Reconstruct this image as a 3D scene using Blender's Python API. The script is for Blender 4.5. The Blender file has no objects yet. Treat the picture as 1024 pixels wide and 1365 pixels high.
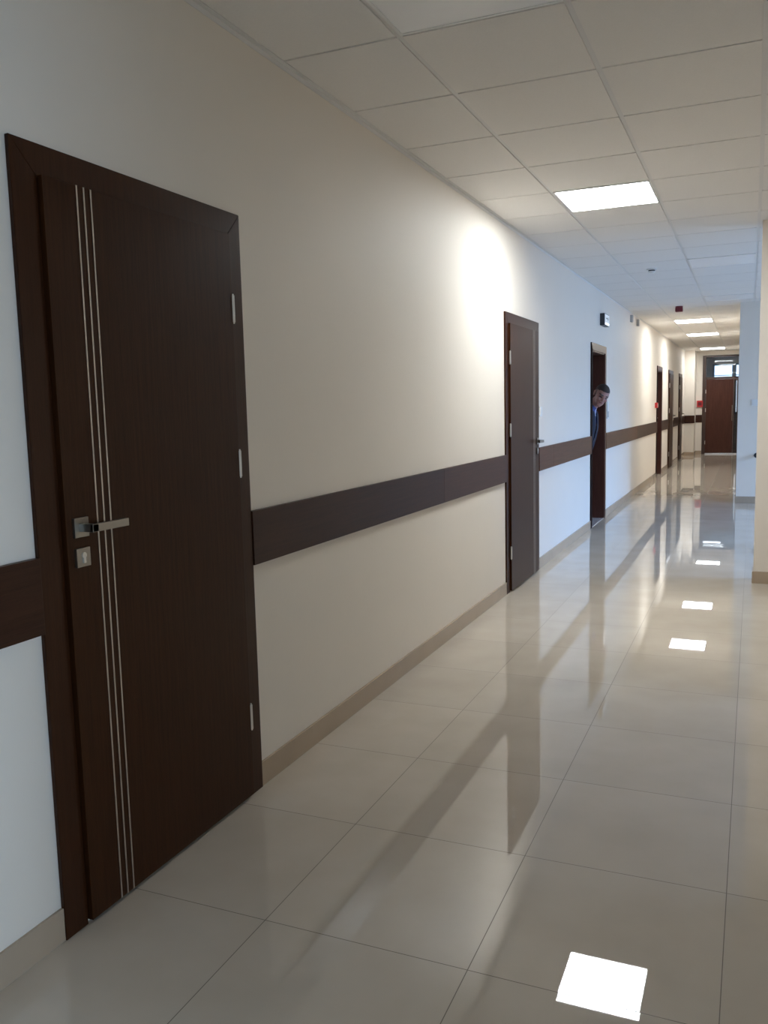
import bpy, bmesh, math
from mathutils import Matrix, Vector

C = bpy.context.scene.collection
PI = math.pi
RAD = math.radians

# ------------------------------------------------------------------ materials
MATS = {}

def node_mat(name):
    m = bpy.data.materials.new(name)
    m.use_nodes = True
    nt = m.node_tree
    b = nt.nodes['Principled BSDF']
    MATS[name] = m
    return m, nt, b

def setin(b, **kw):
    for k, v in kw.items():
        key = k.replace('_', ' ')
        if key in b.inputs:
            b.inputs[key].default_value = v

def simple(name, col, rough=0.5, metal=0.0, noise=0.06, scale=30.0, bump=0.0, **kw):
    m, nt, b = node_mat(name)
    N = nt.nodes; L = nt.links
    tc = N.new('ShaderNodeTexCoord'); nz = N.new('ShaderNodeTexNoise')
    nz.inputs['Scale'].default_value = scale; nz.inputs['Detail'].default_value = 3
    L.new(tc.outputs['Object'], nz.inputs['Vector'])
    rp = N.new('ShaderNodeMapRange')
    rp.inputs['To Min'].default_value = 1 - noise; rp.inputs['To Max'].default_value = 1 + noise
    L.new(nz.outputs['Fac'], rp.inputs['Value'])
    vm = N.new('ShaderNodeVectorMath'); vm.operation = 'SCALE'
    vm.inputs[0].default_value = col[:3]
    L.new(rp.outputs['Result'], vm.inputs['Scale'])
    L.new(vm.outputs['Vector'], b.inputs['Base Color'])
    if bump:
        bp = N.new('ShaderNodeBump'); bp.inputs['Strength'].default_value = bump; bp.inputs['Distance'].default_value = 0.002
        L.new(nz.outputs['Fac'], bp.inputs['Height']); L.new(bp.outputs['Normal'], b.inputs['Normal'])
    setin(b, Roughness=rough, Metallic=metal, **kw)
    return m

def wood(name, c1, c2, rough=0.32, coat=0.25, horizontal=False, scale=1.0, spec=0.5):
    m, nt, b = node_mat(name)
    N = nt.nodes; L = nt.links
    tc = N.new('ShaderNodeTexCoord'); mp = N.new('ShaderNodeMapping')
    L.new(tc.outputs['Object'], mp.inputs['Vector'])
    mp.inputs['Scale'].default_value = (9*scale, 0.7*scale, 22*scale) if horizontal else (9*scale, 22*scale, 0.7*scale)
    n1 = N.new('ShaderNodeTexNoise'); n1.inputs['Scale'].default_value = 4; n1.inputs['Detail'].default_value = 6
    n1.inputs['Roughness'].default_value = 0.65
    L.new(mp.outputs['Vector'], n1.inputs['Vector'])
    n2 = N.new('ShaderNodeTexNoise'); n2.inputs['Scale'].default_value = 30; n2.inputs['Detail'].default_value = 2
    L.new(mp.outputs['Vector'], n2.inputs['Vector'])
    mx = N.new('ShaderNodeMix'); mx.data_type = 'FLOAT'; mx.inputs[0].default_value = 0.35
    L.new(n1.outputs['Fac'], mx.inputs[2]); L.new(n2.outputs['Fac'], mx.inputs[3])
    cr = N.new('ShaderNodeValToRGB')
    cr.color_ramp.elements[0].position = 0.35; cr.color_ramp.elements[0].color = (*c1, 1)
    cr.color_ramp.elements[1].position = 0.68; cr.color_ramp.elements[1].color = (*c2, 1)
    L.new(mx.outputs[0], cr.inputs['Fac']); L.new(cr.outputs['Color'], b.inputs['Base Color'])
    bp = N.new('ShaderNodeBump'); bp.inputs['Strength'].default_value = 0.05; bp.inputs['Distance'].default_value = 0.001
    L.new(mx.outputs[0], bp.inputs['Height']); L.new(bp.outputs['Normal'], b.inputs['Normal'])
    setin(b, Roughness=rough, Coat_Weight=coat, Coat_Roughness=0.18, Specular_IOR_Level=spec)
    return m

def emit(name, col, strength):
    m, nt, b = node_mat(name)
    b.inputs['Base Color'].default_value = (0.8, 0.8, 0.8, 1)
    b.inputs['Emission Color'].default_value = (*col, 1)
    b.inputs['Emission Strength'].default_value = strength
    return m

def clear_glass(name, tint, refl=0.12):
    m = bpy.data.materials.new(name); m.use_nodes = True; nt = m.node_tree
    for n in list(nt.nodes): nt.nodes.remove(n)
    o = nt.nodes.new('ShaderNodeOutputMaterial'); t = nt.nodes.new('ShaderNodeBsdfTransparent')
    g = nt.nodes.new('ShaderNodeBsdfGlossy'); mx = nt.nodes.new('ShaderNodeMixShader')
    t.inputs['Color'].default_value = (*tint, 1); g.inputs['Roughness'].default_value = 0.03
    fr = nt.nodes.new('ShaderNodeFresnel'); fr.inputs['IOR'].default_value = 1.45
    nt.links.new(fr.outputs[0], mx.inputs[0]); nt.links.new(t.outputs[0], mx.inputs[1]); nt.links.new(g.outputs[0], mx.inputs[2])
    nt.links.new(mx.outputs[0], o.inputs['Surface'])
    MATS[name] = m
    return m

WALL = simple('cream_paint', (0.805, 0.74, 0.655), rough=0.62, noise=0.02, scale=2.5)
# roller texture
def add_roller(m):
    nt = m.node_tree; N = nt.nodes; L = nt.links; b = N['Principled BSDF']
    tc = N.new('ShaderNodeTexCoord'); nz = N.new('ShaderNodeTexNoise'); nz.inputs['Scale'].default_value = 220
    L.new(tc.outputs['Object'], nz.inputs['Vector'])
    bp = N.new('ShaderNodeBump'); bp.inputs['Strength'].default_value = 0.12; bp.inputs['Distance'].default_value = 0.001
    L.new(nz.outputs['Fac'], bp.inputs['Height']); L.new(bp.outputs['Normal'], b.inputs['Normal'])
add_roller(WALL)
WHITEWALL = simple('white_paint', (0.72, 0.71, 0.70), rough=0.6, noise=0.02, scale=2.5)
BASE = simple('skirting_tile', (0.43, 0.335, 0.245), rough=0.16, noise=0.08, scale=5)
LEAF = wood('walnut_leaf', (0.027, 0.0085, 0.0026), (0.055, 0.0190, 0.0062), rough=0.36, coat=0.0, spec=0.13)
CASING = wood('walnut_casing', (0.028, 0.0085, 0.0028), (0.052, 0.0170, 0.0062), rough=0.30, coat=0.0, spec=0.2)
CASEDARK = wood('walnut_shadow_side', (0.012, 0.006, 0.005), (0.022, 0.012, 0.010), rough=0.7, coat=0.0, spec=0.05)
CASING2 = wood('walnut_lining', (0.055, 0.018, 0.012), (0.095, 0.034, 0.024), rough=0.36, coat=0.1, spec=0.4)
RAIL = wood('walnut_rail', (0.030, 0.0105, 0.0052), (0.056, 0.0210, 0.0105), rough=0.38, coat=0.0, spec=0.2, horizontal=True)
RAIL3 = wood('walnut_rail_mid', (0.044, 0.0175, 0.0100), (0.076, 0.032, 0.0190), rough=0.38, coat=0.0, horizontal=True, spec=0.2)
RAIL2 = wood('walnut_rail_reddish', (0.085, 0.036, 0.020), (0.140, 0.063, 0.036), rough=0.42, coat=0.0, spec=0.18, horizontal=True)
ENDLEAF = wood('walnut_end_door', (0.056, 0.017, 0.0105), (0.092, 0.033, 0.021), rough=0.45, coat=0.0, spec=0.25)
DARKFRAME = wood('dark_frame', (0.040, 0.020, 0.014), (0.075, 0.040, 0.028), rough=0.4, coat=0.1)
STEEL = simple('brushed_steel', (0.33, 0.31, 0.28), rough=0.32, metal=1.0, noise=0.06, scale=60)
INLAY = simple('inlay_metal', (0.55, 0.50, 0.45), rough=0.38, metal=0.9, noise=0.04, scale=60)
HINGE = simple('hinge_metal', (0.72, 0.70, 0.66), rough=0.35, metal=0.85, noise=0.03)
ALU = simple('aluminium_threshold', (0.80, 0.82, 0.85), rough=0.25, metal=0.6, noise=0.03)
TILE = simple('mineral_ceiling_tile', (0.84, 0.81, 0.77), rough=0.85, noise=0.035, scale=120, bump=0.2)
GRID = simple('grid_metal_white', (0.76, 0.74, 0.71), rough=0.42, noise=0.02)
LAMPFRAME = simple('lamp_frame_white', (0.82, 0.82, 0.80), rough=0.4, noise=0.01)
LAMPON = emit('lit_diffuser', (0.91, 0.965, 0.995), 42.5)
LAMPFAR = emit('lit_diffuser_far', (0.92, 0.965, 0.99), 32.0)
LAMPEND = emit('lit_diffuser_end', (0.92, 0.965, 0.99), 22.0)
LAMPDIM = emit('lit_diffuser_dim', (0.95, 0.965, 1.0), 2.5)
LAMPOFF = simple('unlit_diffuser', (0.90, 0.90, 0.90), rough=0.35, noise=0.01)
PLASTIC = simple('white_plastic', (0.78, 0.78, 0.76), rough=0.35, noise=0.01)
GREYPL = simple('grey_plastic', (0.48, 0.47, 0.45), rough=0.45, noise=0.02)
DARKPL = simple('dark_plastic', (0.02, 0.025, 0.035), rough=0.35, noise=0.02)
REDPL = simple('red_plastic', (0.52, 0.03, 0.03), rough=0.35, noise=0.02)
DKRED = simple('dark_red_plastic', (0.16, 0.012, 0.022), rough=0.3, noise=0.02)
LENS = emit('exit_lens', (0.8, 0.92, 1.0), 0.25)
LENSLIT = emit('exit_lamp', (0.9, 0.95, 1.0), 1.4)
BLUEGLASS = clear_glass('window_glass', (0.96, 0.98, 1.0))
GREYGLASS = clear_glass('sidelight_glass', (0.55, 0.52, 0.50))
SKIN = simple('skin', (0.40, 0.215, 0.19), rough=0.5, noise=0.10, scale=18)
LIP = simple('lips', (0.30, 0.11, 0.10), rough=0.5, noise=0.05)
EYEM = simple('eye', (0.06, 0.045, 0.04), rough=0.3, noise=0.05)
STUBBLE = simple('greying_hair', (0.20, 0.155, 0.135), rough=0.8, noise=0.25, scale=90)
HAIR = simple('dark_hair', (0.030, 0.020, 0.018), rough=0.7, noise=0.3, scale=90, bump=0.5)
SHIRT = simple('blue_shirt', (0.035, 0.055, 0.21), rough=0.7, noise=0.12, scale=25)
JACKET = simple('navy_jacket', (0.010, 0.013, 0.035), rough=0.75, noise=0.15, scale=25)
TROUSER = simple('dark_trousers', (0.015, 0.015, 0.02), rough=0.8, noise=0.1)
SHOE = simple('black_shoe', (0.01, 0.01, 0.01), rough=0.3, noise=0.1)
TIE = simple('pale_stripe', (0.45, 0.50, 0.65), rough=0.5, noise=0.05)

def floor_mat():
    m, nt, b = node_mat('polished_porcelain')
    N = nt.nodes; L = nt.links
    X0, Y0, T = 0.4766, 1.9472, 0.6055
    tc = N.new('ShaderNodeNewGeometry')
    sep = N.new('ShaderNodeSeparateXYZ'); L.new(tc.outputs['Position'], sep.inputs[0])
    def cell(axis, o, T):
        a = N.new('ShaderNodeMath'); a.operation = 'SUBTRACT'; L.new(sep.outputs[axis], a.inputs[0]); a.inputs[1].default_value = o
        d = N.new('ShaderNodeMath'); d.operation = 'DIVIDE'; L.new(a.outputs[0], d.inputs[0]); d.inputs[1].default_value = T
        fr = N.new('ShaderNodeMath'); fr.operation = 'FRACT'; L.new(d.outputs[0], fr.inputs[0])
        fl = N.new('ShaderNodeMath'); fl.operation = 'FLOOR'; L.new(d.outputs[0], fl.inputs[0])
        s = N.new('ShaderNodeMath'); s.operation = 'SUBTRACT'; L.new(fr.outputs[0], s.inputs[0]); s.inputs[1].default_value = 0.5
        ab = N.new('ShaderNodeMath'); ab.operation = 'ABSOLUTE'; L.new(s.outputs[0], ab.inputs[0])
        return ab, fl
    ax, fx = cell('X', X0, 0.602); ay, fy = cell('Y', Y0, T)
    mxm = N.new('ShaderNodeMath'); mxm.operation = 'MAXIMUM'; L.new(ax.outputs[0], mxm.inputs[0]); L.new(ay.outputs[0], mxm.inputs[1])
    gr = N.new('ShaderNodeMapRange'); gr.inputs['From Min'].default_value = 0.4974; gr.inputs['From Max'].default_value = 0.4986
    L.new(mxm.outputs[0], gr.inputs['Value'])                     # 1 in the joint
    # per-tile tone
    cb = N.new('ShaderNodeCombineXYZ'); L.new(fx.outputs[0], cb.inputs[0]); L.new(fy.outputs[0], cb.inputs[1])
    wn = N.new('ShaderNodeTexWhiteNoise'); wn.noise_dimensions = '3D'; L.new(cb.outputs[0], wn.inputs['Vector'])
    nz = N.new('ShaderNodeTexNoise'); nz.inputs['Scale'].default_value = 3.0; nz.inputs['Detail'].default_value = 5
    L.new(tc.outputs['Position'], nz.inputs['Vector'])
    cr = N.new('ShaderNodeValToRGB')
    cr.color_ramp.elements[0].position = 0.3; cr.color_ramp.elements[0].color = (0.535, 0.465, 0.38, 1)
    cr.color_ramp.elements[1].position = 0.7; cr.color_ramp.elements[1].color = (0.60, 0.53, 0.445, 1)
    L.new(nz.outputs['Fac'], cr.inputs['Fac'])
    tm = N.new('ShaderNodeMapRange'); tm.inputs['To Min'].default_value = 0.965; tm.inputs['To Max'].default_value = 1.035
    L.new(wn.outputs['Value'], tm.inputs['Value'])
    vm = N.new('ShaderNodeVectorMath'); vm.operation = 'SCALE'; L.new(cr.outputs['Color'], vm.inputs[0]); L.new(tm.outputs['Result'], vm.inputs['Scale'])
    mix = N.new('ShaderNodeMix'); mix.data_type = 'RGBA'
    L.new(gr.outputs['Result'], mix.inputs[0]); L.new(vm.outputs['Vector'], mix.inputs[6]); mix.inputs[7].default_value = (0.13, 0.10, 0.075, 1)
    L.new(mix.outputs[2], b.inputs['Base Color'])
    rg = N.new('ShaderNodeMapRange'); rg.inputs['To Min'].default_value = 0.014; rg.inputs['To Max'].default_value = 0.6
    L.new(gr.outputs['Result'], rg.inputs['Value']); L.new(rg.outputs['Result'], b.inputs['Roughness'])
    # each tile lies a hair off level
    sb = N.new('ShaderNodeVectorMath'); sb.operation = 'SUBTRACT'; L.new(wn.outputs['Color'], sb.inputs[0]); sb.inputs[1].default_value = (0.5, 0.5, 0.5)
    sc = N.new('ShaderNodeVectorMath'); sc.operation = 'SCALE'; L.new(sb.outputs[0], sc.inputs[0]); sc.inputs['Scale'].default_value = 0.0022
    ad = N.new('ShaderNodeVectorMath'); ad.operation = 'ADD'; L.new(sc.outputs[0], ad.inputs[0]); L.new(tc.outputs['Normal'], ad.inputs[1])
    nm = N.new('ShaderNodeVectorMath'); nm.operation = 'NORMALIZE'; L.new(ad.outputs[0], nm.inputs[0])
    L.new(nm.outputs[0], b.inputs['Normal'])
    setin(b, Specular_IOR_Level=0.72, IOR=1.52)
    return m
FLOOR = floor_mat()

# ------------------------------------------------------------------ geometry helpers
def new_bm(): return bmesh.new()

def add_box(bm, x0, x1, y0, y1, z0, z1, mi=0, bev=0.0):
    t = bmesh.new()
    bmesh.ops.create_cube(t, size=1.0)
    for v in t.verts:
        v.co = Vector(((x0 + x1) / 2 + v.co.x * (x1 - x0), (y0 + y1) / 2 + v.co.y * (y1 - y0), (z0 + z1) / 2 + v.co.z * (z1 - z0)))
    if bev:
        bmesh.ops.bevel(t, geom=list(t.edges), offset=bev, segments=2, affect='EDGES', profile=0.6)
    merge(bm, t, mi)

def merge(bm, t, mi=0, M=None):
    me = bpy.data.meshes.new('tmp')
    for f in t.faces: f.material_index = mi
    if M is not None: t.transform(M)
    t.to_mesh(me); t.free(); bm.from_mesh(me); bpy.data.meshes.remove(me)

def add_cyl(bm, p0, p1, r0, r1=None, seg=24, mi=0, bev=0.0):
    r1 = r0 if r1 is None else r1
    p0 = Vector(p0); p1 = Vector(p1); d = p1 - p0
    t = bmesh.new()
    bmesh.ops.create_cone(t, cap_ends=True, segments=seg, radius1=r0, radius2=r1, depth=d.length)
    if bev:
        bmesh.ops.bevel(t, geom=[e for e in t.edges if e.is_manifold and e.calc_face_angle(0) > 0.8], offset=bev, segments=2, affect='EDGES')
    M = Matrix.Translation((p0 + p1) / 2) @ d.to_track_quat('Z', 'Y').to_matrix().to_4x4()
    merge(bm, t, mi, M)

def add_ball(bm, c, r, M=None, sub=3, mi=0):
    t = bmesh.new()
    bmesh.ops.create_icosphere(t, subdivisions=sub, radius=1.0)
    rr = (r, r, r) if isinstance(r, (int, float)) else r
    A = Matrix.Translation(c) @ Matrix.Diagonal((*rr, 1))
    merge(bm, t, mi, (M @ A) if M is not None else A)

def obj(name, bm, mats, parent=None, origin=None, smooth=False):
    me = bpy.data.meshes.new(name)
    if origin is not None:
        bmesh.ops.translate(bm, verts=list(bm.verts), vec=-Vector(origin))
    bm.to_mesh(me); bm.free()
    for m in (mats if isinstance(mats, (list, tuple)) else [mats]): me.materials.append(m)
    if smooth:
        for p in me.polygons: p.use_smooth = True
        try: me.set_sharp_from_angle(angle=RAD(40))
        except Exception: pass
    o = bpy.data.objects.new(name, me); C.objects.link(o)
    if origin is not None: o.location = origin
    if parent is not None:
        o.parent = parent
    return o

def tag(o, label, cat=None, group=None, kind=None):
    o['label'] = label
    if cat: o['category'] = cat
    if group: o['group'] = group
    if kind: o['kind'] = kind
    return o

def thing(name, label, cat, loc=(0, 0, 0), group=None, kind=None):
    o = bpy.data.objects.new(name, None); C.objects.link(o); o.location = loc
    o.empty_display_size = 0.1
    return tag(o, label, cat, group, kind)

def struct(name, bm, mats, label, cat):
    return tag(obj(name, bm, mats), label, cat, kind='structure')

# ------------------------------------------------------------------ dimensions
H = 2.78           # ceiling
YE = 25.05         # end wall
YB = -4.0          # wall behind the camera
XC = 1.745         # corner of the near partition
YC = 7.25
XP = 1.51          # far right wall plane
YP = 13.0
XL = 6.2           # lobby window wall
XN = 3.0           # right wall beside the camera
TW = 0.14          # thickness of left wall

# ------------------------------------------------------------------ floor / ceiling
b = new_bm(); add_box(b, -3.2, 6.5, YB - 0.2, 32.2, -0.12, 0.0)
struct('floor', b, FLOOR, 'polished beige square floor tiles reflecting the corridor lights', 'floor')

XG = [0.0, 0.50, 1.11, 1.725, 2.34, 2.955, 3.57, 4.18, 4.80, 5.41, 6.02, 6.2]
PY = 0.6375; GY0 = 3.06
def gy(k): return GY0 + PY * k
def gx(i, y): return XG[i] - (0.0056 * max(0.0, y - 6.0) if i and i < len(XG) - 1 else 0.0)
LIT = [(1, 4), (1, 19), (1, 24), (1, 32)]
OFF = [(1, -1), (2, 9), (2, 14)]
b = new_bm()
add_box(b, 0.0, 6.3, YB, YE, H + 0.004, H + 0.10, mi=1)
kmin = int(math.floor((YB - GY0) / PY)); kmax = int(math.ceil((YE - GY0) / PY))
W2 = 0.011
for i in range(len(XG) - 1):
    for k in range(kmin, kmax):
        ym = gy(k) + PY / 2
        x0, x1 = gx(i, ym) + W2, gx(i + 1, ym) - W2
        y0, y1 = gy(k) + W2 * 0.55, gy(k + 1) - W2 * 0.55
        if i == 0: x0 = 0.022
        y0 = max(y0, YB + 0.01); y1 = min(y1, YE - 0.01)
        if y1 - y0 < 0.03: continue
        if (i, k) in LIT or (i, k) in OFF: continue
        if XG[i] >= XN and y1 < YC: continue
        if XG[i] >= 1.7 and y0 > YP + 0.7: continue
        add_box(b, x0, x1, y0, y1, H - 0.002, H + 0.004, mi=0, bev=0.0012)
struct('ceiling', b, [TILE, GRID], 'suspended ceiling of pale square mineral tiles in a white grid', 'ceiling')

# ceiling edge angle along left wall
b = new_bm(); add_box(b, 0.0, 0.021, YB, 24.3, H - 0.003, H + 0.004)
add_box(b, 0.0, 0.002, YB, 24.3, H - 0.022, H)
struct('trim_9', b, GRID, 'thin pale metal edge angle where the left wall meets the ceiling', 'trim')

def ceiling_lamp(i, k, on, label, group=None, mat=None):
    ym = gy(k) + PY / 2
    x0, x1 = gx(i, ym) + 0.009, gx(i + 1, ym) - 0.009
    y0, y1 = gy(k) + 0.012, gy(k + 1) - 0.012
    t = thing('ceiling_light', label, 'ceiling light', ((x0 + x1) / 2, (y0 + y1) / 2, H - 0.004), group)
    o = t.location.copy()
    w = 0.012
    f = new_bm()
    add_box(f, x0 - o.x, x1 - o.x, y0 - o.y, y0 + w - o.y, -0.001, 0.008)
    add_box(f, x0 - o.x, x1 - o.x, y1 - w - o.y, y1 - o.y, -0.001, 0.008)
    add_box(f, x0 - o.x, x0 + w - o.x, y0 + w - o.y, y1 - w - o.y, -0.001, 0.008)
    add_box(f, x1 - w - o.x, x1 - o.x, y0 + w - o.y, y1 - w - o.y, -0.001, 0.008)
    obj('lamp_frame', f, LAMPFRAME, t)
    d = new_bm(); add_box(d, x0 + w - o.x, x1 - w - o.x, y0 + w - o.y, y1 - w - o.y, 0.001, 0.008)
    obj('diffuser', d, mat if mat else (LAMPON if on else LAMPOFF), t)
    return t
ceiling_lamp(1, 4, True, 'brightly lit square ceiling panel light nearest the viewer, washing the left wall')
ceiling_lamp(1, 19, True, 'lit ceiling panel light just behind the dark red alarm, nearest of the far three', mat=LAMPFAR)
ceiling_lamp(1, 24, True, 'lit ceiling panel light that is the middle one of the far three', mat=LAMPFAR)
ceiling_lamp(1, 32, True, 'lit ceiling panel light right in front of the end door', mat=LAMPEND)
ceiling_lamp(1, -1, False, 'unlit square ceiling panel light cut off by the top edge of the view')
ceiling_lamp(2, 9, False, 'unlit ceiling panel light with a bluish sheen, nearest on the right side')
ceiling_lamp(2, 14, False, 'unlit ceiling panel light on the right side just before the grey blue pier')

# ------------------------------------------------------------------ walls
O3 = (10.06, 10.95); O4 = (17.29, 18.11); HO = 2.05
b = new_bm()
segs = [(YB, O3[0]), (O3[1], O4[0]), (O4[1], YE)]
for a, c in segs: add_box(b, -TW, 0, a, c, -0.02, H + 0.08)
for a, c in (O3, O4): add_box(b, -TW, 0, a, c, HO, H + 0.08)
struct('wall_left', b, WALL, 'long cream painted corridor wall with doors and a wooden rail', 'wall')

b = new_bm()
add_box(b, 0.0, 0.25, 24.32, YE, 0, H + 0.05)
struct('trim_10', b, WALL, 'cream painted pier in the far left corner of the corridor', 'pier')
# end wall with door opening x .41-1.51, z 0-2.66
b = new_bm()
add_box(b, 0.25, 0.41, YE, YE + 0.15, 0, H + 0.05)
add_box(b, 0.41, XP, YE, YE + 0.15, 2.665, H + 0.05)
struct('wall_end', b, WALL, 'cream end wall around the far corridor door', 'wall')
b = new_bm()
add_box(b, XP, 6.3, YP, YP + 0.35, 0, H + 0.05)
add_box(b, XP, XP + 0.15, YP + 0.35, YE + 0.15, 0, H + 0.05)
struct('wall_right_far', b, WALL, 'grey blue shaded wall end at the right where the far corridor narrows', 'wall')
b = new_bm()
add_box(b, XC, 6.3, YC, YC + 0.2, 0, H + 0.05)
struct('wall_right_near', b, WALL, 'cream wall end at the right edge of the view', 'wall')
# wall beside camera with a doorway to daylight
DY = (-0.75, 0.35)
b = new_bm()
add_box(b, XN, XN + 0.15, YB, DY[0], 0, H + 0.05)
add_box(b, XN, XN + 0.15, DY[1], YC, 0, H + 0.05)
add_box(b, XN, XN + 0.15, DY[0], DY[1], 2.1, H + 0.05)
add_box(b, 0.0, XN + 0.15, YB - 0.15, YB, 0, H + 0.05)
struct('wall_back', b, WALL, 'cream walls around the near end of the corridor', 'wall')
# lobby window wall
b = new_bm()
add_box(b, XL, XL + 0.2, YC, YP + 0.3, 0, 0.45)
add_box(b, XL, XL + 0.2, YC, YP + 0.3, 2.45, H + 0.05)
for a, c in ((YC, 7.9), (10.0, 10.4), (12.5, YP + 0.3)): add_box(b, XL, XL + 0.2, a, c, 0.45, 2.45)
struct('wall_right', b, WHITEWALL, 'window wall of the side lobby', 'wall')
for n, (a, c) in enumerate(((7.9, 10.0), (10.4, 12.5))):
    w = thing('window_%d' % (n + 1), 'white framed lobby window', 'window', (XL + 0.1, (a + c) / 2, 0.45), kind='structure')
    f = new_bm(); L2 = (c - a) / 2
    for (p, q2, r, s2) in ((-L2, L2, 0, 0.07), (-L2, L2, 1.93, 2.0), (-L2, -L2 + 0.07, 0, 2.0), (L2 - 0.07, L2, 0, 2.0), (-0.04, 0.04, 0, 2.0)):
        add_box(f, -0.03, 0.03, p, q2, r, s2)
    obj('window_frame', f, LAMPFRAME, w)
    g = new_bm(); add_box(g, -0.004, 0.004, -L2 + 0.07, L2 - 0.07, 0.07, 1.93); obj('pane', g, BLUEGLASS, w)

# room behind the open door 3, store behind door 4
b = new_bm()
add_box(b, -3.1, -TW, 8.9, 9.0, 0, H); add_box(b, -3.1, -TW, 13.0, 13.1, 0, H); add_box(b, -3.2, -3.1, 8.9, 13.1, 0, H)
add_box(b, -3.2, -TW, 8.9, 13.1, H, H + 0.08)
struct('wall_room', b, WHITEWALL, 'pale walls of the room behind the open doorway', 'wall')
b = new_bm()
# corridor beyond the end door
add_box(b, -0.2, 0.0, YE + 0.15, 31.3, 0, 3.1); add_box(b, 2.4, 2.5, YE, 31.3, 0, 3.1)
add_box(b, -0.2, 2.5, YE + 0.15, 31.3, 3.0, 3.1)
add_box(b, XP + 0.15, 2.5, YE, YE + 0.15, 0, 3.0); add_box(b, 0.0, 0.41, YE + 0.15, YE + 0.2, 0, 3.0); add_box(b, 0.0, XP + 0.15, YE + 0.15, YE + 0.2, 2.70, 3.0)
add_box(b, -0.2, 0.40, 31.2, 31.3, 0, 3.1); add_box(b, 2.0, 2.5, 31.2, 31.3, 0, 3.1)
add_box(b, 0.40, 2.0, 31.2, 31.3, 0, 1.0); add_box(b, 0.40, 2.0, 31.2, 31.3, 2.68, 3.1)
struct('wall_beyond', b, WHITEWALL, 'walls of the passage seen through the glass over the end door', 'wall')
w = thing('window_3', 'bright daylit window seen through the glass over the end door', 'window', (1.2, 31.25, 1.0), kind='structure')
f = new_bm()
for (p, q2, r, s2) in ((-0.8, 0.8, 0, 0.06), (-0.8, 0.8, 1.62, 1.68), (-0.8, -0.74, 0, 1.68), (0.74, 0.8, 0, 1.68), (-0.19, -0.06, 0, 1.68), (-0.75, 0.75, 1.28, 1.30)):
    add_box(f, p, q2, -0.03, 0.03, r, s2)
obj('window_frame', f, simple('blue_grey_frame', (0.32, 0.45, 0.55), 0.4), w)
g = new_bm(); add_box(g, -0.74, 0.74, -0.003, 0.003, 0.06, 1.62); obj('pane', g, BLUEGLASS, w)
t = thing('ceiling_light', 'lit strip of ceiling light seen through the glass over the end door', 'ceiling light', (0.55, 28.6, 2.97))
f = new_bm(); add_box(f, -0.31, 0.31, -0.31, 0.31, 0.0, 0.03, bev=0.004); obj('lamp_frame', f, LAMPFRAME, t)
f = new_bm(); add_box(f, -0.29, 0.29, -0.29, 0.29, -0.004, 0.0); obj('diffuser', f, LAMPDIM, t)

# ------------------------------------------------------------------ skirting
BH = 0.095
def skirt(name, boxes, label):
    b = new_bm()
    for x0, x1, y0, y1 in boxes: add_box(b, x0, x1, y0, y1, 0, BH, bev=0.0015)
    struct(name, b, BASE, label, 'skirting')
ls = []
for a, c in ((YB, 1.665), (2.70, 6.285), (7.36, 9.97), (11.04, 17.2), (18.2, 19.6), (20.7, 22.35), (23.35, 24.32)):
    ls.append((0.0, 0.010, a, c))
skirt('baseboard_left', ls, 'beige tile skirting along the foot of the left wall')
skirt('baseboard_end', [(0.0, 0.26, 24.31, 24.32), (0.25, 0.26, 24.32, YE), (0.26, 0.41, YE - 0.01, YE)], 'beige tile skirting round the far left pier')
skirt('baseboard_right_far', [(XP - 0.01, 6.2, YP - 0.01, YP), (XP - 0.01, XP, YP, YE)], 'grey beige tile skirting at the foot of the shaded far right wall end')
skirt('baseboard_right_near', [(XC - 0.01, XN, YC - 0.01, YC), (XC - 0.01, XC, YC, YC + 0.2)], 'beige tile skirting at the foot of the near right wall end')

# ------------------------------------------------------------------ wooden wall rail (each board its own)
RZ0, RZ1 = 0.868, 1.072
def board(n, x0, x1, y0, y1, mat, label, gap=0.0008):
    b = new_bm(); add_box(b, x0, x1, y0 + gap, y1 - gap, RZ0, RZ1, bev=0.0015)
    o = obj('trim_%d' % n, b, mat); tag(o, label, 'wall rail', kind='structure')
board(1, 0, 0.018, YB, 1.665, RAIL, 'dark walnut wall rail board left of the nearest door')
board(2, 0, 0.018, 2.70, 4.855, RAIL, 'dark walnut wall rail board starting at the right of the nearest door')
board(3, 0, 0.018, 4.855, 6.285, RAIL3, 'redder walnut wall rail board ending at the second door')
board(4, 0, 0.018, 7.36, 7.93, RAIL2, 'short walnut wall rail board just past the second door')
board(5, 0, 0.018, 7.93, 9.97, RAIL2, 'walnut wall rail board ending at the doorway with the man')
board(6, 0, 0.018, 11.04, 14.2, RAIL2, 'walnut wall rail board starting past the doorway with the man')
board(7, 0, 0.018, 14.2, 17.2, RAIL, 'walnut wall rail board ending at the red call point')
board(8, 0, 0.018, 18.2, 19.6, RAIL, 'short dark wall rail board between the first two far doors')
board(11, 0, 0.018, 20.7, 22.35, RAIL, 'short dark wall rail board between the last two far doors')
board(12, 0, 0.018, 23.35, 24.30, RAIL, 'short dark wall rail board between the last side door and the corner pier')
board(13, 0, 0.268, 24.302, 24.32, RAIL, 'dark wall rail board across the corner pier')
board(14, 0.25, 0.41, YE - 0.018, YE, RAIL, 'dark wall rail board beside the end door frame')

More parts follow.
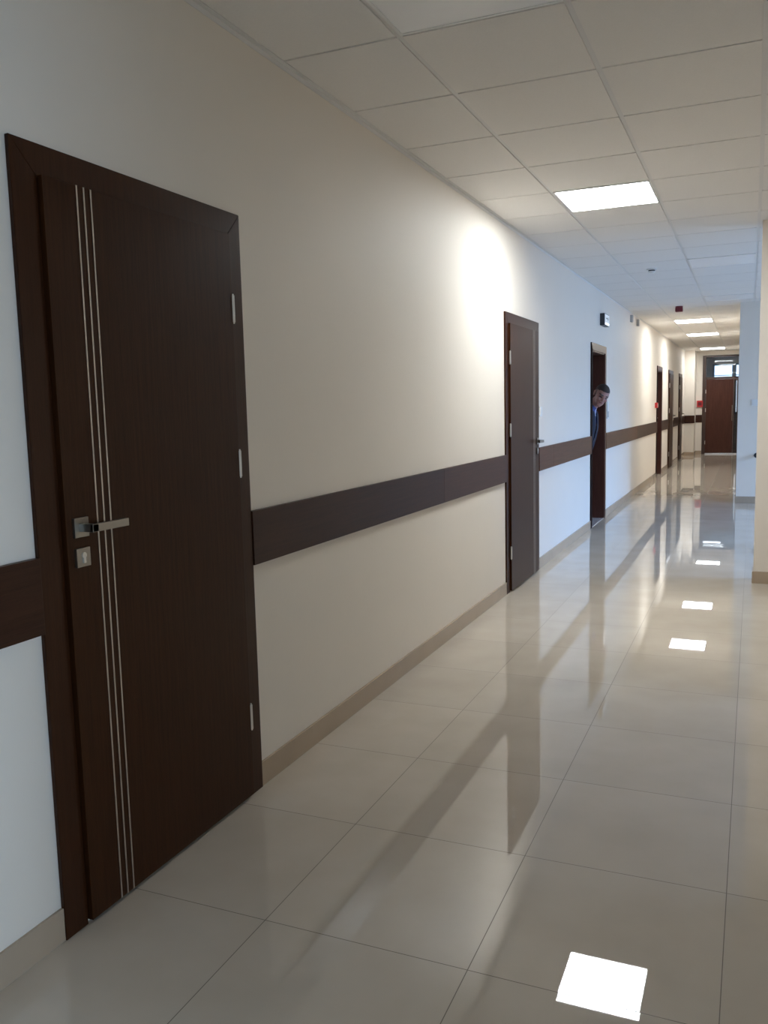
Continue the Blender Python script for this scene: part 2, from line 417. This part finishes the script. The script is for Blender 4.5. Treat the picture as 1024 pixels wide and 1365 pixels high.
# ------------------------------------------------------------------ doors
def lever(parent, y, z, xf, direction, s=1.0):
    # square rosette, neck, flat lever
    a = new_bm()
    add_box(a, xf, xf + 0.009, y - 0.027, y + 0.027, z - 0.027, z + 0.027, bev=0.001)
    add_box(a, xf + 0.009, xf + 0.058, y - 0.011, y + 0.011, z - 0.011, z + 0.011, bev=0.001)
    y1 = y + direction * 0.135
    add_box(a, xf + 0.047, xf + 0.058, min(y - direction * 0.011, y1), max(y - direction * 0.011, y1), z - 0.011, z + 0.011, bev=0.0015)
    obj('door_handle', a, STEEL, parent)
    e = new_bm()
    zz = z - 0.083
    pl = new_bm(); add_box(pl, xf, xf + 0.009, y - 0.026, y + 0.026, zz - 0.026, zz + 0.026, bev=0.001)
    obj('lock_plate', pl, STEEL, parent)
    add_cyl(e, (xf + 0.008, y, zz + 0.006), (xf + 0.013, y, zz + 0.006), 0.0085, seg=24, bev=0.001)
    add_box(e, xf + 0.008, xf + 0.013, y - 0.0045, y + 0.0045, zz - 0.016, zz, bev=0.001)
    add_box(e, xf + 0.013, xf + 0.0135, y - 0.0008, y + 0.0008, zz + 0.001, zz + 0.011)
    obj('lock_cylinder', e, HINGE, parent)

def prism(bm, poly, x0, x1, bev=0.002, mi=0):
    t = bmesh.new()
    a = [t.verts.new((x0, y, z)) for y, z in poly]; c = [t.verts.new((x1, y, z)) for y, z in poly]
    t.faces.new(a); t.faces.new(list(reversed(c)))
    n = len(poly)
    for k in range(n): t.faces.new((a[k], c[k], c[(k + 1) % n], a[(k + 1) % n]))
    bmesh.ops.recalc_face_normals(t, faces=list(t.faces))
    bmesh.ops.bevel(t, geom=list(t.edges), offset=bev, segments=2, affect='EDGES')
    merge(bm, t, mi)

def casing_bm(a, c, zt=2.135, w=0.085, t=0.013, left=0):
    b = new_bm()
    prism(b, [(a, 0), (a + w, 0), (a + w, zt - w), (a, zt)], 0, t, 0.0012, left)
    prism(b, [(c, 0), (c - w, 0), (c - w, zt - w), (c, zt)], 0, t, 0.0012)
    prism(b, [(a, zt), (c, zt), (c - w, zt - w), (a + w, zt - w)], 0, t, 0.0012)
    return b

def overlay_door(n, a, c, hinge, label, inlay=True):
    d = thing('door_%d' % n, label, 'door', (0, (a + c) / 2, 0), kind='structure')
    off = (a + c) / 2
    bm = casing_bm(a - off, c - off)
    obj('door_frame', bm, CASING, d)
    la, lc = a + 0.088 - off, c - 0.085 - off
    lf = new_bm(); XF = 0.027
    add_box(lf, 0.003, XF, la, lc, 0.012, 2.055, bev=0.0012)
    leaf = obj('door_leaf', lf, LEAF, d)
    if hinge == 'far': ys = [la + 0.122 + 0.027 * i for i in range(3)]; hy = lc + 0.004; ly = la + 0.050; dr = 1
    else: ys = [lc - 0.122 - 0.027 * i for i in range(3)]; hy = la - 0.004; ly = lc - 0.050; dr = -1
    if inlay:
        for yy in ys:
            s = new_bm(); add_box(s, XF - 0.0005, XF + 0.0012, yy - 0.0026, yy + 0.0026, 0.012, 2.055)
            tag(obj('inlay_strip', s, INLAY, leaf), 'thin vertical metal inlay line')
    lever(leaf, ly, 1.135, XF, dr)
    for z in (1.80, 1.255, 0.31):
        h = new_bm()
        add_cyl(h, (0.024, hy, z - 0.046), (0.024, hy, z + 0.046), 0.0075, seg=16)
        add_cyl(h, (0.024, hy, z + 0.046), (0.024, hy, z + 0.051), 0.0055, seg=16)
        add_cyl(h, (0.024, hy, z - 0.051), (0.024, hy, z - 0.046), 0.0055, seg=16)
        obj('hinge', h, HINGE, d, smooth=True)
    return d

def recess_door(n, a, c, label, open_leaf):
    # casing plus lining through the wall; leaf sits on the room side
    off = (a + c) / 2
    d = thing('door_%d' % n, label, 'door', (0, off, 0), kind='structure')
    bm = casing_bm(a - off, c - off, left=1)
    oa, oc = a + 0.09 - off, c - 0.09 - off
    D = TW
    add_box(bm, -D, 0.003, oa - 0.0, oa + 0.012, 0, 2.05, mi=1)
    add_box(bm, -D, 0.003, oc - 0.012, oc, 0, 2.05)
    add_box(bm, -D, 0.003, oa, oc, 2.036, 2.049)
    obj('door_frame', bm, [CASING2, CASEDARK], d)
    lf = new_bm()
    if open_leaf:
        add_box(lf, -0.98, -0.145, oa - 0.045, oa - 0.005, 0.012, 2.035, bev=0.0015)
    else:
        add_box(lf, -D, -D + 0.04, oa + 0.014, oc - 0.014, 0.012, 2.034, bev=0.0015)
    leaf = obj('door_leaf', lf, CASING2, d)
    h = new_bm()
    if open_leaf:
        add_cyl(h, (-0.91, oa, 1.13), (-0.91, oa + 0.045, 1.13), 0.009, seg=12); add_box(h, -0.91, -0.79, oa + 0.036, oa + 0.047, 1.12, 1.14)
    else:
        add_cyl(h, (-D + 0.04, oc - 0.07, 1.13), (-D + 0.085, oc - 0.07, 1.13), 0.009, seg=12); add_box(h, -D + 0.075, -D + 0.086, oc - 0.19, oc - 0.06, 1.12, 1.14)
    obj('door_handle', h, STEEL, leaf)
    return d

overlay_door(1, 1.665, 2.70, 'far', 'large dark walnut door nearest the viewer with three vertical metal lines')
overlay_door(2, 6.285, 7.36, 'near', 'closed walnut door halfway along, between the bright wall patch and bluish wall')
recess_door(3, 9.97, 11.04, 'open walnut doorway where a man peeks out', True)
recess_door(4, 17.2, 18.2, 'narrow looking far walnut doorway beside the small red call point', False)
overlay_door(5, 19.6, 20.70, 'near', 'far walnut side door, the middle of the last three')
overlay_door(6, 22.35, 23.35, 'near', 'farthest walnut side door, next to the corner pier')

# pale threshold strip under the open doorway
b = new_bm(); add_box(b, -TW, 0.004, 10.075, 10.935, 0.0, 0.006, bev=0.002)
struct('trim_15', b, ALU, 'thin pale threshold strip in the open doorway', 'threshold')

# end door with transom light
d = thing('door_7', 'brown end door with glass over it closing the corridor', 'door', (0.96, YE, 0), kind='structure')
o = 0.96
b = new_bm()
F0, F1 = 0.415 - o, 1.50 - o
add_box(b, F0, F0 + 0.085, -0.02, 0.08, 0, 2.66, bev=0.002)
add_box(b, F1 - 0.085, F1, -0.02, 0.08, 0, 2.66, bev=0.002)
add_box(b, F0 + 0.08, F1 - 0.08, -0.018, 0.08, 2.61, 2.66, bev=0.002)
add_box(b, F0 + 0.08, F1 - 0.08, -0.018, 0.08, 2.025, 2.085, bev=0.002)
obj('door_frame', b, DARKFRAME, d)
b = new_bm(); add_box(b, F0 + 0.083, F1 - 0.083, 0.02, 0.026, 2.08, 2.615); tag(obj('transom_glass', b, BLUEGLASS, d), 'clear glass over the door')
b = new_bm(); add_box(b, F0 + 0.088, 1.195 - o, -0.028, 0.015, 0.035, 2.022, bev=0.002); leaf = obj('door_leaf', b, ENDLEAF, d)
b = new_bm(); add_box(b, 1.20 - o, 1.225 - o, -0.02, 0.03, 0.03, 2.022); add_box(b, 1.29 - o, F1 - 0.083, -0.02, 0.03, 0.03, 2.022)
add_box(b, 1.225 - o, 1.29 - o, -0.02, 0.03, 0.03, 0.12); add_box(b, 1.225 - o, 1.29 - o, -0.02, 0.03, 1.98, 2.022)
obj('narrow_leaf', b, DARKFRAME, d)
b = new_bm(); add_box(b, 1.225 - o, 1.29 - o, 0.0, 0.006, 0.12, 1.98); tag(obj('side_glass', b, GREYGLASS, d), 'narrow strip of grey glass')
b = new_bm(); add_box(b, F0 + 0.085, 1.42 - o, -0.06, -0.028, 0.0, 0.012, bev=0.003); add_box(b, F0 + 0.085, 1.42 - o, -0.03, 0.06, 0.0, 0.022)
tag(obj('threshold', b, ALU, d), 'pale bright metal strip under the door')
b = new_bm()
add_cyl(b, (1.175 - o, -0.075, 0.90), (1.175 - o, -0.075, 1.32), 0.011, seg=16)
for zz in (0.95, 1.27): add_cyl(b, (1.175 - o, -0.075, zz), (1.175 - o, -0.028, zz), 0.008, seg=12)
add_cyl(b, (1.175 - o, -0.03, 1.08), (1.175 - o, -0.06, 1.08), 0.009, seg=12)
obj('door_handle', b, STEEL, leaf, smooth=True)
for z in (1.70, 1.2, 0.32):
    b = new_bm(); add_cyl(b, (F0 + 0.085, -0.03, z - 0.05), (F0 + 0.085, -0.03, z + 0.05), 0.009, seg=12); obj('hinge', b, HINGE, d, smooth=True)

# ------------------------------------------------------------------ small fittings
# exit sign luminaire
t = thing('exit_sign', 'small box shaped exit light with dark side on the wall beyond the man', 'exit sign', (0.0, 10.77, 2.37))
b = new_bm(); add_box(b, 0, 0.055, -0.17, 0.17, 0, 0.142, bev=0.006); obj('housing', b, DARKPL, t)
b = new_bm(); add_box(b, 0.052, 0.060, -0.158, 0.158, 0.010, 0.132, bev=0.003); face = obj('sign_face', b, LENS, t)
b = new_bm(); add_box(b, 0.059, 0.063, -0.14, 0.14, 0.014, 0.034, bev=0.002); tag(obj('lamp_strip', b, LENSLIT, face), 'bright strip at the bottom')
b = new_bm()
prism(b, [(-0.10, 0.078), (0.03, 0.078), (0.03, 0.060), (0.10, 0.086), (0.03, 0.112), (0.03, 0.094), (-0.10, 0.094)], 0.0598, 0.0612, 0.0002)
tag(obj('pictogram', b, simple('pictogram_grey', (0.20, 0.25, 0.25), 0.5), face), 'grey arrow mark')

for y, dz, lab in ((13.36, 2.632, 'small grey box high on the left wall, nearer of the pair'), (14.10, 2.632, 'small grey box high on the left wall, farther of the pair')):
    t = thing('junction_box', lab, 'junction box', (-0.003, y, dz), 'small grey boxes high on the left wall')
    b = new_bm(); add_box(b, 0, 0.038, -0.05, 0.05, 0, 0.10, bev=0.004); obj('box_body', b, GREYPL, t)
    b = new_bm(); add_box(b, 0.038, 0.044, -0.044, 0.044, 0.006, 0.094, bev=0.002); obj('box_cover', b, GREYPL, t)

# reader beside open doorway
t = thing('door_intercom', 'slim pale grey wall unit right of the open doorway with the man', 'intercom', (-0.003, 11.15, 1.25))
b = new_bm(); add_box(b, 0, 0.024, -0.05, 0.05, 0, 0.215, bev=0.004); obj('housing', b, PLASTIC, t)
b = new_bm(); add_box(b, 0.022, 0.027, -0.035, 0.035, 0.015, 0.09, bev=0.002); obj('keypad', b, GREYPL, t)
# switch past second door
t = thing('light_switch', 'small white switch on the wall just past the second door', 'switch', (0, 7.46, 1.34))
b = new_bm(); add_box(b, 0, 0.010, -0.042, 0.042, 0, 0.085, bev=0.003); obj('plate', b, PLASTIC, t)
b = new_bm(); add_box(b, 0.009, 0.014, -0.028, 0.028, 0.014, 0.071, bev=0.002); obj('rocker', b, PLASTIC, t)
# switch on pier
t = thing('light_switch', 'faint white switch on the shaded grey blue wall end', 'switch', (1.725, YP, 1.36))
b = new_bm(); add_box(b, -0.042, 0.042, -0.010, 0, 0, 0.085, bev=0.003); obj('plate', b, PLASTIC, t)
b = new_bm(); add_box(b, -0.028, 0.028, -0.014, -0.009, 0.014, 0.071, bev=0.002); obj('rocker', b, PLASTIC, t)
# black knob low on pier
t = thing('wall_knob', 'small black round knob low on the shaded wall end, half hidden at right', 'knob', (1.765, YP, 0.675))
b = new_bm(); add_cyl(b, (0, 0, 0), (0, -0.03, 0), 0.015, seg=20); obj('stem', b, DARKPL, t, smooth=True)
b = new_bm(); add_ball(b, (0, -0.045, 0), (0.034, 0.022, 0.036)); obj('knob_head', b, DARKPL, t, smooth=True)
# red call point on left wall
t = thing('fire_call_point', 'small red fire call point on the left wall before the far doorway', 'call point', (-0.003, 16.98, 1.335))
b = new_bm(); add_box(b, 0, 0.052, -0.05, 0.05, 0, 0.10, bev=0.006); obj('housing', b, REDPL, t)
b = new_bm(); add_box(b, 0.051, 0.055, -0.03, 0.03, 0.02, 0.08, bev=0.001); obj('press_panel', b, PLASTIC, t)
# red plate beside end door
t = thing('fire_call_point', 'square red fire box on the end wall beside the brown end door', 'call point', (0.355, YE, 1.285))
b = new_bm(); add_box(b, -0.075, 0.075, -0.045, 0, 0, 0.175, bev=0.006); obj('housing', b, REDPL, t)
b = new_bm(); add_box(b, -0.045, 0.045, -0.049, -0.044, 0.04, 0.13, bev=0.002); obj('press_panel', b, DKRED, t)
# alarm sounder on ceiling
t = thing('fire_alarm_sounder', 'dark red alarm sounder hanging from the ceiling before the far lights', 'alarm', (0.71, 13.0, H - 0.002))
b = new_bm(); add_cyl(b, (0, 0, -0.018), (0, 0, 0), 0.05, seg=28); obj('mount', b, DKRED, t, smooth=True)
b = new_bm(); add_box(b, -0.05, 0.05, -0.045, 0.045, -0.078, -0.014, bev=0.012); obj('sounder_body', b, DKRED, t, smooth=True)
# smoke detector
t = thing('smoke_detector', 'small white round smoke detector on the ceiling', 'smoke detector', (0.735, 9.22, H - 0.002))
b = new_bm(); add_cyl(b, (0, 0, -0.014), (0, 0, 0), 0.052, seg=32); obj('mount', b, PLASTIC, t, smooth=True)
b = new_bm(); add_cyl(b, (0, 0, -0.026), (0, 0, -0.014), 0.033, seg=32); tag(obj('vent_ring', b, DARKPL, t, smooth=True), 'dark ring of slots')
b = new_bm(); add_cyl(b, (0, 0, -0.046), (0, 0, -0.026), 0.026, 0.040, seg=32, bev=0.003); obj('detector_head', b, PLASTIC, t, smooth=True)

# ------------------------------------------------------------------ the man in the doorway
def voxel(bm, vox, smooth=4, name='v'):
    me = bpy.data.meshes.new(name); bm.to_mesh(me); bm.free()
    o = bpy.data.objects.new(name, me); C.objects.link(o)
    r = o.modifiers.new('r', 'REMESH'); r.mode = 'VOXEL'; r.voxel_size = vox
    s = o.modifiers.new('s', 'SMOOTH'); s.iterations = smooth; s.factor = 0.5
    dg = bpy.context.evaluated_depsgraph_get()
    m2 = bpy.data.meshes.new_from_object(o.evaluated_get(dg))
    bpy.data.objects.remove(o); bpy.data.meshes.remove(me)
    for p in m2.polygons: p.use_smooth = True
    return m2

def limb(bm, pts):
    # pts: (x,y,z,r) tapered chain
    for p in pts: add_ball(bm, p[:3], p[3], sub=2)
    for p, q in zip(pts, pts[1:]):
        if (Vector(p[:3]) - Vector(q[:3])).length > 1e-4:
            add_cyl(bm, p[:3], q[:3], p[3], q[3], seg=20)

def mesh_obj(name, me, mats, parent):
    me.materials.clear()
    for m in mats: me.materials.append(m)
    o = bpy.data.objects.new(name, me); C.objects.link(o); o.parent = parent
    return o

man = thing('person', 'man in a blue shirt and dark jacket leaning out of the open doorway', 'person', (-0.2, 10.42, 0))
RX, RY = -0.2, 10.42        # root offset
def P(x, y, z, r): return (x - RX, y - RY, z, r)
HC = Vector((0.070 - RX, 10.30 - RY, 1.535))
MH = Matrix.Translation(HC) @ Matrix.Scale(1.05, 4) @ Matrix.Rotation(RAD(22), 4, 'Y') @ Matrix.Rotation(RAD(30), 4, 'Z') @ Matrix.Rotation(RAD(14), 4, 'X')
# head local: -y forward, z up, crown +0.118, chin -0.118
def head_parts(bm, grow=0.0):
    g = grow
    add_ball(bm, (0, 0.018, 0.030), (0.078 + g, 0.098 + g, 0.088 + g), MH)      # cranium
    add_ball(bm, (0, -0.020, -0.005), (0.068 + g, 0.074 + g, 0.090 + g), MH)    # face
    add_ball(bm, (0, -0.042, -0.062), (0.050 + g, 0.045 + g, 0.050 + g), MH)    # jaw
    add_ball(bm, (0, -0.068, -0.092), (0.024 + g, 0.020 + g, 0.022 + g), MH)    # chin
b = new_bm()
head_parts(b)
add_ball(b, (0, -0.088, 0.028), (0.052, 0.014, 0.012), MH)                       # brow
add_ball(b, (0.038, -0.068, -0.018), (0.024, 0.024, 0.020), MH); add_ball(b, (-0.038, -0.068, -0.018), (0.024, 0.024, 0.020), MH)
def hp(v): return MH @ Vector(v)
add_cyl(b, hp((0, -0.088, 0.020)), hp((0, -0.110, -0.018)), 0.009, 0.015, seg=16)
add_ball(b, (0, -0.106, -0.022), (0.017, 0.017, 0.012), MH)
add_ball(b, (0, -0.084, -0.050), (0.024, 0.014, 0.010), MH)                      # lips
for sx in (-1, 1):
    add_ball(b, (sx * 0.079, 0.016, 0.002), (0.010, 0.020, 0.033), MH)           # ears
    add_ball(b, (sx * 0.083, 0.024, 0.012), (0.008, 0.015, 0.020), MH)
nb = MH @ Vector((0, 0.03, -0.07))
limb(b, [(*nb, 0.058), P(-0.075, 10.40, 1.385, 0.060)])
SH = 1.345
# torso facing +x; shoulders along y
limb(b, [P(-0.10, 10.25, SH, 0.062), P(-0.09, 10.40, SH + 0.01, 0.075), P(-0.10, 10.56, SH, 0.062)])
for yy in (10.33, 10.40, 10.48):
    limb(b, [P(-0.095, yy, 1.30, 0.085), P(-0.105, yy, 1.18, 0.098), P(-0.145, yy, 1.03, 0.094), P(-0.19, yy, 0.92, 0.102)])
# legs
for yy, dx in ((10.33, 0.0), (10.50, -0.10)):
    limb(b, [P(-0.20, yy, 0.90, 0.092), P(-0.22 + dx * .4, yy, 0.50, 0.060), P(-0.24 + dx, yy, 0.10, 0.042)])
    limb(b, [P(-0.24 + dx, yy, 0.055, 0.040), P(-0.12 + dx, yy, 0.036, 0.030), P(-0.07 + dx, yy, 0.030, 0.024)])
# arms + hands
def hand(bm, wx, wy, wz, side):
    # palm below the wrist, thumb forward (+x), fingers slightly curled inward
    limb(bm, [P(wx, wy, wz, 0.022), P(wx + 0.005, wy, wz - 0.04, 0.021), P(wx + 0.008, wy, wz - 0.08, 0.016)])
    limb(bm, [P(wx - 0.022, wy, wz - 0.05, 0.014), P(wx - 0.022, wy, wz - 0.085, 0.012)])
    limb(bm, [P(wx + 0.028, wy, wz - 0.05, 0.014), P(wx + 0.030, wy, wz - 0.085, 0.012)])
    for i, (dx, L) in enumerate(((-0.032, 0.055), (-0.011, 0.070), (0.011, 0.075), (0.033, 0.068))):
        s = side * 0.012
        limb(bm, [P(wx + dx, wy, wz - 0.085, 0.0095), P(wx + dx * 1.08, wy + s * .5, wz - 0.085 - L * .5, 0.0088), P(wx + dx * 1.05, wy + s * 2, wz - 0.085 - L, 0.0075)])
    limb(bm, [P(wx + 0.02, wy, wz - 0.03, 0.013), P(wx + 0.050, wy + side * .008, wz - 0.062, 0.011), P(wx + 0.056, wy + side * .012, wz - 0.095, 0.009)])
ARMS = [[(-0.10, 10.22, 1.335, 0.050), (-0.21, 10.19, 1.08, 0.040), (-0.17, 10.20, 0.84, 0.028)],
        [(-0.10, 10.59, 1.335, 0.050), (-0.22, 10.64, 1.08, 0.040), (-0.16, 10.65, 0.84, 0.028)]]
for A, sd in zip(ARMS, (1, -1)):
    limb(b, [P(*a) for a in A]); hand(b, A[2][0], A[2][1], A[2][2], sd)
me = voxel(b, 0.0048, 3, 'body')
body = mesh_obj('body', me, [SKIN, LIP, EYEM, STUBBLE], man)
MI = MH.inverted()
for p in me.polygons:
    c = MI @ p.center
    if abs(c.x) < 0.11 and -0.14 < c.y < 0.13 and -0.13 < c.z < 0.14:
        if c.y < -0.075 and abs(c.x) < 0.022 and -0.057 < c.z < -0.044: p.material_index = 1
        elif c.y < -0.04 and 0.018 < abs(c.x) < 0.048 and 0.000 < c.z < 0.014: p.material_index = 2
        elif c.y < -0.04 and 0.014 < abs(c.x) < 0.052 and 0.026 < c.z < 0.038: p.material_index = 2
        elif c.y > -0.012 and c.z > -0.02 and abs(c.x) > 0.05 and not (abs(c.x) > 0.080 and c.z < 0.035): p.material_index = 3
        elif c.y > 0.05 and c.z > -0.05: p.material_index = 3
# hair cap: head grown a little, cut by a hairline
b = new_bm(); add_ball(b, (0, 0.018, 0.034), (0.080, 0.101, 0.092), MH); add_ball(b, (0, -0.020, 0.050), (0.062, 0.062, 0.062), MH)
me = voxel(b, 0.005, 2, 'hair')
hb = bmesh.new(); hb.from_mesh(me)
def hair_keep(c):
    c = MI @ c
    return c.z > 0.058 + (0.012 if c.y < -0.04 else 0.0) - max(0.0, c.y) * 0.75
bmesh.ops.delete(hb, geom=[f for f in hb.faces if not hair_keep(f.calc_center_median())], context='FACES')
hb.to_mesh(me); hb.free()
mesh_obj('hair', me, [HAIR], man)
# shirt
b = new_bm()
for yy in (10.34, 10.40, 10.47):
    limb(b, [P(-0.095, yy, 1.31, 0.090), P(-0.110, yy, 1.18, 0.102), P(-0.148, yy, 1.03, 0.098), P(-0.19, yy, 0.93, 0.108)])
limb(b, [P(-0.10, 10.25, SH, 0.070), P(-0.085, 10.40, SH + 0.015, 0.083), P(-0.10, 10.56, SH, 0.070)])
limb(b, [P(-0.070, 10.395, 1.385, 0.070), P(-0.045, 10.37, 1.425, 0.066)])
me = voxel(b, 0.006, 3, 'shirt'); shirt = mesh_obj('shirt', me, [SHIRT, TIE], man)
for p in me.polygons:
    c = p.center
    if 10.355 < c.y + RY < 10.385 and c.x > 0.05 and 1.02 < c.z < 1.38: p.material_index = 1
# jacket
b = new_bm()
for yy in (10.30, 10.40, 10.50):
    limb(b, [P(-0.093, yy, 1.30, 0.100), P(-0.103, yy, 1.17, 0.112), P(-0.132, yy, 1.03, 0.112), P(-0.20, yy, 0.86, 0.124)])
limb(b, [P(-0.11, 10.24, SH - .005, 0.076), P(-0.10, 10.40, SH + 0.005, 0.086), P(-0.11, 10.57, SH - .005, 0.076)])
for A in ARMS: limb(b, [P(A[0][0], A[0][1], A[0][2], 0.064), P(A[1][0], A[1][1], A[1][2], 0.054), P(A[2][0], A[2][1], A[2][2] + 0.02, 0.040)])
me = voxel(b, 0.007, 3, 'jacket')
jb = bmesh.new(); jb.from_mesh(me)
dele = []
for f in jb.faces:
    c = f.calc_center_median(); wx, wy = c.x + RX, c.y + RY
    op = 0.010 + max(0, c.z - 1.0) * 0.17
    if wx > -0.03 and abs(wy - 10.36) < op: dele.append(f)
bmesh.ops.delete(jb, geom=dele, context='FACES'); jb.to_mesh(me); jb.free()
jk = mesh_obj('jacket', me, [JACKET], man)
# trousers
b = new_bm()
for yy, dx in ((10.33, 0.0), (10.50, -0.10)):
    limb(b, [P(-0.20, yy, 0.93, 0.108), P(-0.20, yy, 0.80, 0.104), P(-0.22 + dx * .4, yy, 0.50, 0.078), P(-0.24 + dx, yy, 0.12, 0.066)])
limb(b, [P(-0.20, 10.33, 0.92, 0.108), P(-0.20, 10.50, 0.92, 0.108)])
me = voxel(b, 0.008, 3, 'trousers'); mesh_obj('trousers', me, [TROUSER], man)
for yy, dx in ((10.33, 0.0), (10.50, -0.10)):
    b = new_bm(); limb(b, [P(-0.25 + dx, yy, 0.055, 0.050), P(-0.13 + dx, yy, 0.046, 0.042), P(-0.07 + dx, yy, 0.040, 0.036)])
    for v in b.verts: v.co.z = max(v.co.z, 0.002)
    me = voxel(b, 0.006, 3, 'shoe')
    mesh_obj('shoe', me, [SHOE], man)

# ------------------------------------------------------------------ light
def area(name, loc, direction, sx, sy, power, col, spread=PI):
    l = bpy.data.lights.new(name, 'AREA'); l.shape = 'RECTANGLE'; l.size = sx; l.size_y = sy
    l.energy = power; l.color = col; l.spread = spread
    o = bpy.data.objects.new(name, l); C.objects.link(o); o.location = loc
    o.rotation_euler = Vector(direction).to_track_quat('-Z', 'Y').to_euler()
    return o
BLUE = (0.34, 0.56, 1.0)
area('daylight_lobby', (XL + 0.6, 10.2, 2.1), (-1, 0, -0.30), 4.8, 2.4, 200, BLUE, RAD(150))
area('daylight_sky', (XL + 4.3, 10.2, 4.1), (-1, 0, -0.42), 5.5, 3.0, 1000, BLUE, RAD(120))
area('daylight_doorway', (XN + 1.6, -0.35, 1.15), (-1, 0.19, -0.06), 1.0, 1.6, 30, (0.50, 0.72, 1.0), RAD(70))
area('daylight_room', (-2.9, 11.5, 1.6), (1, -0.2, 0), 1.2, 1.5, 14, (0.9, 0.9, 1.0))
wd = bpy.data.worlds.new('sky'); bpy.context.scene.world = wd; wd.use_nodes = True
bg = wd.node_tree.nodes['Background']; bg.inputs['Color'].default_value = (0.62, 0.80, 1.0, 1); bg.inputs['Strength'].default_value = 2.2

# ------------------------------------------------------------------ camera
F, YAW, PITCH, ROLL, CX, CH = 1139.98, -0.408821, -0.119499, -0.024560, 1.71996, 1.435946
cy, sy = math.cos(YAW), math.sin(YAW); cp, sp = math.cos(PITCH), math.sin(PITCH)
fw = Vector((sy * cp, cy * cp, sp)); r = Vector((cy, -sy, 0)); u = r.cross(fw)
c_, s_ = math.cos(ROLL), math.sin(ROLL)
r2 = c_ * r + s_ * u; u2 = -s_ * r + c_ * u
cam = bpy.data.cameras.new('camera'); co = bpy.data.objects.new('camera', cam); C.objects.link(co)
M = Matrix((( r2.x, u2.x, -fw.x, CX), (r2.y, u2.y, -fw.y, 0.0), (r2.z, u2.z, -fw.z, CH), (0, 0, 0, 1)))
co.matrix_world = M
cam.sensor_fit = 'HORIZONTAL'; cam.sensor_width = 36.0; cam.lens = F / 1024 * 36.0
cam.clip_start = 0.05; cam.clip_end = 100
sc = bpy.context.scene; sc.camera = co
sc.view_settings.view_transform = 'Standard'
sc.view_settings.look = 'None'
sc.view_settings.exposure = 0.0
sc.cycles.use_denoising = True
sc.cycles.max_bounces = 10
sc.cycles.diffuse_bounces = 5
sc.cycles.sample_clamp_indirect = 20
